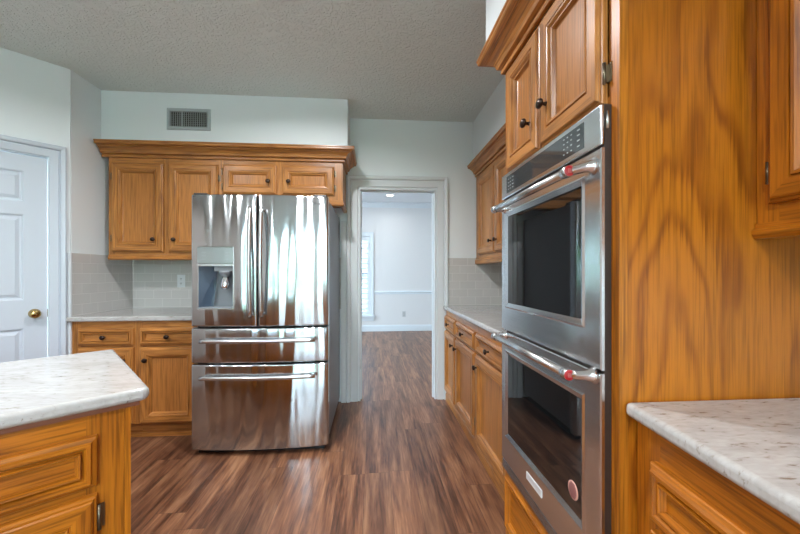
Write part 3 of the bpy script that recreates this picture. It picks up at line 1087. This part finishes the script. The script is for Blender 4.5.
# ---- island
IA = math.radians(40.8)
IO = (-0.611, 1.028, 0)
r_ = thing('kitchen_island', 'oak island cabinet at lower left below the pale stone top', 'island', (IO[0] - 0.010 * math.cos(IA), IO[1] - 0.010 * math.sin(IA), 0), IA)
IW, ID = 1.95, 0.71
MB().box(-IW, -0.044, 0.0495, ID - 0.03, 0.0, CB - 0.014).build('carcass', OAKN[0], r_)
MB().box(-0.0436, -0.030, 0.031, ID - 0.03, 0.0, CB - 0.014).build('end_panel', OAKN[0], r_)
f = MB()
sts = [(-0.122, -0.044), (-0.66, -0.60), (-1.2, -1.14), (-IW, -IW + 0.06)]
for a, b_ in sts:
    f.box(a, b_, 0.030, 0.049, 0.0, CB - 0.014, 0)
for a, b_ in ((-0.60, -0.122), (-1.14, -0.66), (-IW + 0.06, -1.2)):
    for z0, z1 in ((0, 0.12), (0.645, 0.69), (0.795, CB - 0.014)):
        f.box(a, b_, 0.0304, 0.049, z0, z1, 1)
f.build('face_frame', OAKN, r_)
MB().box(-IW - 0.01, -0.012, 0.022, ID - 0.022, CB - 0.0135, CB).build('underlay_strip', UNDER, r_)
for k, (a, b_) in enumerate(((-0.615, -0.101), (-1.155, -0.645), (-IW + 0.045, -1.185))):
    sub = bpy.data.objects.new('drawer', None)
    fr = MB().loft(a, b_, 0.674, 0.803, [(i, y + 0.03) for i, y in DRAWP], 0, 1, 1).build('drawer', OAKN, r_)
    bpy.data.objects.remove(sub)
    fr2 = MB().loft(a, b_, 0.11, 0.652, [(i, y + 0.03) for i, y in DOORP], 0, 1, 2).build('door', OAKN, r_)
    knob(fr, (a + b_) / 2, 0.738, 0.0195)
    knob(fr2, a + 0.04, 0.58, 0.0038)
    for z in (0.59, 0.18):
        h = MB()
        h.box(b_ + 0.002, b_ + 0.016, 0.0275, 0.0298, z - 0.030, z + 0.030)
        h.tube([(b_ + 0.004, 0.018, z - 0.032), (b_ + 0.004, 0.018, z + 0.032)], 0.005, 10)
        h.box(b_ + 0.001, b_ + 0.007, 0.018, 0.03, z - 0.026, z + 0.026)
        h.build('hinge', BRASSD, fr2)
ct = MB().prism([(-IW - 0.04, 0), (-0.018, 0), (-0.004, 0.006), (0, 0.02), (0, ID), (-IW - 0.04, ID)], CT - CTT, CT)
tag(ct.build('countertop', QUARTZ, bevel=0.012, seg=4, loc=IO, rot=(0, 0, IA)), 'pale veined stone island top with rounded corner at left foreground', 'countertop')

# ------------------------------------------------------------------ refrigerator
FX0, FX1, FY0 = -1.210, -0.307, 2.462
FC = (FX0 + FX1) / 2
fr = thing('refrigerator', 'large stainless french door refrigerator with water dispenser and two freezer drawers', 'refrigerator', (FC, FY0, 0))
HWD = (FX1 - FX0) / 2


def fy(x, x0, x1, z, z0, z1):
    """front surface: one shallow bow across the whole width, eased at each door's edges"""
    y = 0.034 * (x / HWD) ** 2 - 0.030
    r = 0.012
    for e in (x - x0, x1 - x, z - z0, z1 - z):
        if e < r:
            y += r - math.sqrt(max(0.0, r * r - (r - e) ** 2))
    return y


def bowed(x0, x1, z0, z1, hole=None):
    def axis(a, b, cuts, n):
        e = [a + t for t in (0, 0.0012, 0.003, 0.0065, 0.012)]
        g = [b - t for t in (0.012, 0.0065, 0.003, 0.0012, 0)]
        mid = [a + 0.012 + (b - a - 0.024) * k / n for k in range(1, n)]
        for c_ in cuts:
            mid = [q_ for q_ in mid if abs(q_ - c_) > 0.006]
        return sorted(e + g + mid + list(cuts))
    xs = axis(x0, x1, [hole[0], hole[1]] if hole else [], 14)
    zs = axis(z0, z1, [hole[2], hole[3]] if hole else [], 3)
    b = MB()
    nx_ = len(xs)
    vs = [(x, fy(x, x0, x1, z, z0, z1), z) for z in zs for x in xs]
    fs = []
    for k in range(len(zs) - 1):
        for i in range(nx_ - 1):
            if hole and hole[0] - 1e-6 <= xs[i] and xs[i + 1] <= hole[1] + 1e-6 and hole[2] - 1e-6 <= zs[k] and zs[k + 1] <= hole[3] + 1e-6:
                continue
            fs.append((k * nx_ + i, k * nx_ + i + 1, (k + 1) * nx_ + i + 1, (k + 1) * nx_ + i))
    b.add(vs, fs, 0, True)
    yb = 0.070
    per = [(i, 0) for i in range(nx_)] + [(nx_ - 1, k) for k in range(1, len(zs))] + [(i, len(zs) - 1) for i in range(nx_ - 2, -1, -1)] + [(0, k) for k in range(len(zs) - 2, 0, -1)]
    vs, fs = [], []
    for i, k in per:
        vs += [vs_ for vs_ in ((xs[i], fy(xs[i], x0, x1, zs[k], z0, z1), zs[k]), (xs[i], yb, zs[k]))]
    n = len(per)
    for j_ in range(n):
        a, c_ = 2 * j_, 2 * ((j_ + 1) % n)
        fs.append((a, a + 1, c_ + 1, c_))
    b.add(vs, fs, 0)
    b.add([(x0, yb, z0), (x1, yb, z0), (x1, yb, z1), (x0, yb, z1)], [(0, 1, 2, 3)], 0)
    if hole:
        hx0, hx1, hz0, hz1 = hole
        cs = [(hx0, hz0), (hx1, hz0), (hx1, hz1), (hx0, hz1)]
        # straight liner from the bowed rim to a recessed back (stays inside the door)
        vs = []
        for x, z in cs:
            vs += [(x, fy(x, x0, x1, z, z0, z1), z), (x, 0.065, z)]
        b.add(vs, [(0, 1, 3, 2), (2, 3, 5, 4), (4, 5, 7, 6), (6, 7, 1, 0)], 1)
        b.add([(x, 0.065, z) for x, z in cs], [(0, 1, 2, 3)], 1)
    return b


MB().box(-HWD + 0.006, HWD - 0.006, 0.0745, 0.895, 0.055, 1.735).build('cabinet_body', FRSIDE, fr, bevel=0.004)
MB().box(-HWD + 0.03, HWD - 0.03, 0.045, 0.85, 0.0, 0.050).build('base_grille', DARK, fr)
MB().box(-HWD + 0.012, HWD - 0.012, 0.0702, 0.0743, 0.06, 1.73).build('door_gasket', DARK, fr)
for s in (-1, 1):
    MB().box(min(s * (HWD - 0.012), s * (HWD - 0.10)), max(s * (HWD - 0.012), s * (HWD - 0.10)), 0.01, 0.16, 1.736, 1.757).build('hinge_cover', DARK, fr, bevel=0.004)
GX = -0.768 - FC
DZ0, DZ1 = 0.861, 1.745
HL = (-1.164 - FC, -0.922 - FC, 0.978, 1.395)
ld = bowed(-HWD, GX - 0.004, DZ0, DZ1, HL).build('refrigerator_door', [STEEL, SLATE], fr)
ld['label'] = 'left stainless door with water and ice dispenser'
rd = bowed(GX + 0.004, HWD, DZ0, DZ1).build('refrigerator_door', [STEEL], fr)
t1 = bowed(-HWD, HWD, 0.617, 0.851).build('freezer_drawer', [STEEL], fr)
t2 = bowed(-HWD, HWD, 0.036, 0.607).build('freezer_drawer', [STEEL], fr)


def fridge_handle(parent, pts, ends, flat=0.75):
    h = MB().tube(pts, 0.0138, 16)
    for a, b_ in ends:
        h.tube([a, b_], [0.010, 0.009], 12)
    h.build('handle', STEELH, parent)


for par, x in ((ld, -0.804 - FC), (rd, -0.732 - FC)):
    yb = fy(x, -9, 9, 1.2, -9, 9)
    pts = [(x, yb - 0.038 - 0.022 * math.sin(PI * k / 16), 0.930 + 0.725 * k / 16) for k in range(17)]
    fridge_handle(par, pts, [((x, yb - 0.036, 0.945), (x, yb + 0.001, 0.945)), ((x, yb - 0.036, 1.640), (x, yb + 0.001, 1.640))])
for par, z in ((t1, 0.772), (t2, 0.530)):
    hw = 0.372
    pts = []
    for k in range(21):
        x = -hw + 2 * hw * k / 20
        pts.append((x, -0.030 - 0.034 - 0.010 * math.cos(PI * x / (2 * hw)) + 0.022 * (x / HWD) ** 2, z))
    ye = fy(hw - 0.03, -9, 9, z, -9, 9)
    fridge_handle(par, pts, [((s * (hw - 0.02), pts[0][1] + 0.003, z), (s * (hw - 0.02), ye + 0.001, z)) for s in (-1, 1)])

# dispenser
yd = fy((HL[0] + HL[1]) / 2, -9, 9, 1.2, -9, 9)
dp = bpy.data.objects
pn = MB().box(HL[0] + 0.003, HL[1] - 0.003, yd - 0.001, 0.03, 1.283, HL[3] - 0.003).build('dispenser_panel', PANELM, ld)
pk = MB()
for z in (1.312, 1.334, 1.356):
    for x, w_ in ((HL[0] + 0.045, 0.026), (HL[1] - 0.045, 0.026)):
        pk.box(x - w_ / 2, x + w_ / 2, yd - 0.0016, yd - 0.0009, z - 0.003, z + 0.003)
pk.build('panel_marks', INKG, pn)
tr = MB()
for a, b_, c_, d_ in ((HL[0], HL[0] + 0.006, HL[2], HL[3]), (HL[1] - 0.006, HL[1], HL[2], HL[3])):
    tr.box(a, b_, fy(a, -9, 9, 1, -9, 9) - 0.002, 0.02, c_, d_)
tr.box(HL[0] + 0.006, HL[1] - 0.006, yd - 0.003, 0.03, HL[2], HL[2] + 0.008).box(HL[0] + 0.006, HL[1] - 0.006, yd - 0.003, 0.03, 1.266, 1.281)
tr.build('dispenser_frame', STEELH, ld)
wl = MB()
x0, x1 = HL[0] + 0.0065, HL[1] - 0.0065
wl.add([(x0, yd + 0.012, 0.988), (x0 + 0.075, 0.060, 0.988), (x0 + 0.105, 0.060, 1.265), (x0, yd + 0.012, 1.265), (x0, 0.064, 0.988), (x0, 0.064, 1.265)],
       [(0, 1, 2, 3), (0, 4, 1), (3, 2, 5), (1, 4, 5, 2), (0, 3, 5, 4)])
wl.build('dispenser_wing', NAVY, ld)
wl = MB()
wl.add([(x0 + 0.062, 0.046, 0.988), (x0 + 0.080, 0.034, 0.988), (x0 + 0.112, 0.034, 1.265), (x0 + 0.094, 0.046, 1.265),
        (x0 + 0.062, 0.062, 0.988), (x0 + 0.080, 0.062, 0.988), (x0 + 0.112, 0.062, 1.265), (x0 + 0.094, 0.062, 1.265)],
       [(0, 1, 2, 3), (4, 7, 6, 5), (0, 3, 7, 4), (1, 5, 6, 2), (0, 4, 5, 1), (3, 2, 6, 7)])
wl.build('dispenser_rib', CHROME, ld)
cx = x0 + 0.165
sp = MB().box(x0 + 0.10, x1, yd + 0.012, 0.062, 1.232, 1.265).lathe([(0.040, 0), (0.038, 0.014), (0.026, 0.03), (0.020, 0.04)], (cx, 0.018, 1.234), 'z', 20, 0, -1)
sp.build('dispenser_spout', SLATE, ld)
pa = MB().tube([(cx, 0.026, 1.215), (cx, 0.020, 1.17), (cx, 0.014, 1.128), (cx, 0.016, 1.115)], [0.020, 0.028, 0.030, 0.024], 18, 0, 1.0)
pa.build('dispenser_lever', CHROME, ld)
MB().box(x0, x1, yd + 0.006, 0.06, 0.9865, 0.992).build('drip_tray', SLATE, ld)

yl = fy(-0.388 - FC, -9, 9, 1, -9, 9)
glyphs('SAMSUNG', 0.0165, rd, 'brand_lettering', INKD, Matrix.Translation((-0.389 - FC, yl - 0.0004, 1.692)) @ Matrix.Rotation(math.atan(0.068 * (-0.389 - FC) / HWD ** 2), 4, 'Z') @ FRONT)

# ------------------------------------------------------------------ small fittings
v = thing('air_vent', 'grey metal air vent high on the soffit above the left cabinets', 'vent', (-1.502, 3.0295, 2.4765))
f = MB()
hw, hh = 0.173, 0.0885
f.sweep([(hw, -hh), (hw, hh), (-hw, hh), (-hw, -hh)], [(0, 0.0), (0, 0.004), (0.006, 0.010), (0.024, 0.010), (0.028, 0.006), (0.028, 0.0)],
        lambda x, z, h: (x, -h, z), closed=True)
f.build('frame', VENTM, v)
MB().box(-hw + 0.02, hw - 0.02, -0.0012, -0.0002, -hh + 0.02, hh - 0.02).build('backing', DARK, v)
for k in range(17):
    x = -0.138 + k * 0.0172
    wv = 0.0052 if k == 5 else 0.0022
    MB().box(x - wv, x + wv, -0.0085, -0.0014, -hh + 0.026, hh - 0.026).build('fin', VENTM if k == 5 else VENTF, v)
bx_ = MB()
for k in range(8):
    z = -0.055 + k * 0.0157
    bx_.box(-hw + 0.026, hw - 0.026, -0.0030, -0.0014, z - 0.0012, z + 0.0012)
bx_.build('rear_grid', VENTF, v)
for s in (-1, 1):
    MB().lathe([(0.004, 0), (0.004, 0.0012), (0.002, 0.0018)], (s * (hw - 0.010), -0.010, 0), 'y', 10).build('screw', INKG, v)


def outlet(label, loc, m, w_=0.07, h_=0.115):
    o = thing('wall_outlet', label, 'outlet', loc)
    p_ = MB().box(-w_ / 2, w_ / 2, -0.005, 0, -h_ / 2, h_ / 2).build('cover_plate', m, o, bevel=0.002)
    for s in (-1, 1):
        rc = MB().box(-0.017, 0.017, -0.007, -0.004, s * 0.021 - 0.015, s * 0.021 + 0.015).build('receptacle', m, o, bevel=0.002)
        sl_ = MB()
        for dx in (-0.006, 0.006):
            sl_.box(dx - 0.0015, dx + 0.0015, -0.0075, -0.0068, s * 0.021 - 0.005, s * 0.021 + 0.006)
        sl_.box(-0.002, 0.002, -0.0075, -0.0068, s * 0.021 - 0.012, s * 0.021 - 0.008)
        sl_.build('slots', INKD, rc)


outlet('white outlet on the tile between left counter and refrigerator', (-1.748, YB - 0.0092, 1.147), OUTLET)
outlet('small grey outlet low on the far wall below the chair rail', (0.651, YD1 - 0.0002, 0.356), OUTLETG)


def can(label, x, y, power, group=None, rad=0.075):
    o = thing('recessed_light', label, 'ceiling light', (x, y, CZ), 0, group)
    MB().lathe([(rad - 0.012, 0.001), (rad - 0.008, 0.006), (rad + 0.014, 0.005), (rad + 0.018, 0.0003)], (0, 0, 0), 'z', 28, 0, -1).build('trim_ring', TRIM, o)
    MB().lathe([(rad - 0.013, 0.004), (rad - 0.013, 0.0065)], (0, 0, 0), 'z', 28, 0, -1).build('lens', LENS, o)
    d = bpy.data.lights.new('can_lamp', 'AREA')
    d.shape = 'DISK'
    d.size = 0.11
    d.energy = power
    d.color = (0.97, 0.98, 1.0)
    d.spread = math.radians(165)
    l = bpy.data.objects.new('can_lamp', d)
    l.location = (0, 0, -0.012)
    l.parent = o
    COL.objects.link(l)


can('recessed ceiling light at the top edge of the photo above the refrigerator', -0.46, 1.862, CAN_W)
for x, y in ((-1.9, 0.9), (-0.25, -0.7), (-1.5, -1.8), (0.1, -2.6)):  # out-of-view lamps added to even out the kitchen light
    can('unseen recessed ceiling light added for even kitchen light', x, y, CAN_W, 'added unseen lights of the kitchen ceiling')
can('recessed ceiling light glowing in the far room seen through the doorway', 0.32, 6.70, CAN_W * 0.16)
can('recessed ceiling light in the hidden left part of the far room', -1.6, 5.0, CAN_W * 0.6)

# plantation shutter in the far window
sh = thing('plantation_shutter', 'white louvered shutter in the far room window beyond the doorway', 'shutter', ((FWX0 + FWX1) / 2, YD1 + 0.002, FWZ0))
SW = FWX1 - FWX0
SHT = FWZ1 - FWZ0
f = MB()
for a, b_ in ((-SW / 2, 0.0 - 0.001), (0.001, SW / 2)):
    t = 0.05
    f.box(a + 0.003, a + t, 0, 0.028, 0.003, SHT - 0.003).box(b_ - t, b_ - 0.003, 0, 0.028, 0.003, SHT - 0.003)
    f.box(a + t, b_ - t, 0, 0.028, 0.003, 0.08).box(a + t, b_ - t, 0, 0.028, SHT - 0.10, SHT - 0.003)
f.build('shutter_frame', TRIM, sh)
nl = 14
for a, b_ in ((-SW / 2 + 0.052, -0.053), (0.053, SW / 2 - 0.052)):
    for k in range(nl):
        z = 0.08 + (SHT - 0.18) * (k + 0.5) / nl
        c_, s_ = math.cos(-0.42), math.sin(-0.42)
        hw2, th2 = 0.042, 0.0055
        pr = [(-hw2, 0), (-hw2 * 0.6, th2), (hw2 * 0.6, th2), (hw2, 0), (hw2 * 0.6, -th2), (-hw2 * 0.6, -th2)]
        P = [(0.014 + y * c_ - h * s_, z + y * s_ + h * c_) for y, h in pr]
        vs = [(a, y, zz) for y, zz in P] + [(b_, y, zz) for y, zz in P]
        n = 6
        MB().add(vs, [list(range(n))[::-1], list(range(n, 2 * n))] + [(i, (i + 1) % n, n + (i + 1) % n, n + i) for i in range(n)]).build('louver', TRIM, sh)

# ------------------------------------------------------------------ garden seen in reflections
struct('ground_bounce', MB().box(-9, 9, -8.0, YK - 0.14, -0.2, -0.12).box(-9, -3.4, YK - 0.14, YD1 + 0.1, -0.2, -0.12), PALEGROUND, 'unseen pale patio added around the house for neutral bounce light', 'patio')  # unseen pale paving added so light bounced indoors stays neutral
struct('ground_lawn', MB().box(-14, 14, -16, -8.0, -0.2, -0.12), LAWN, 'green lawn behind the house', 'lawn')
struct('ground_yard', MB().box(-14, 14, YD1 + 0.14, 18, -0.2, -0.12), PALEGROUND, 'pale yard beyond the far room', 'yard')


def hedge(label, x0, x1, y0, y1, h):
    bm = bmesh.new()
    bmesh.ops.create_cube(bm, size=1.0)
    bmesh.ops.subdivide_edges(bm, edges=bm.edges[:], cuts=9, use_grid_fill=True)
    rnd = random.Random(3)
    for v_ in bm.verts:
        v_.co.x = (x0 + x1) / 2 + v_.co.x * (x1 - x0)
        v_.co.y = (y0 + y1) / 2 + v_.co.y * (y1 - y0)
        v_.co.z = -0.12 + (v_.co.z + 0.5) * h
        if v_.co.z > -0.1:
            v_.co += Vector((rnd.uniform(-.2, .2), rnd.uniform(-.2, .2), rnd.uniform(-.2, .2)))
    me = bpy.data.meshes.new('hedge')
    bm.to_mesh(me)
    bm.free()
    for p_ in me.polygons:
        p_.use_smooth = True
    me.materials.append(LEAF)
    o = bpy.data.objects.new('hedge', me)
    COL.objects.link(o)
    tag(o, label, 'hedge')


hedge('broad green hedge behind the kitchen garden', -9, 7, -12.5, -11.2, 2.3)
hedge('tall green bush outside the wide kitchen window', -6.2, -4.3, -10, -8.8, 3.0)
hedge('tall green bush outside the glazed garden door', -2.2, -0.7, -9.5, -8.3, 2.6)
tag(MB().box(-7, 5, 9.6, 9.75, -0.12, 3.6).build('sky_screen', simple('blue_grey_screen', (0.22, 0.27, 0.31), 0.8)), 'added blue grey wall dimming the sky outside the shuttered far window', 'wall')  # added to block the bright sky so the louvers stay visible
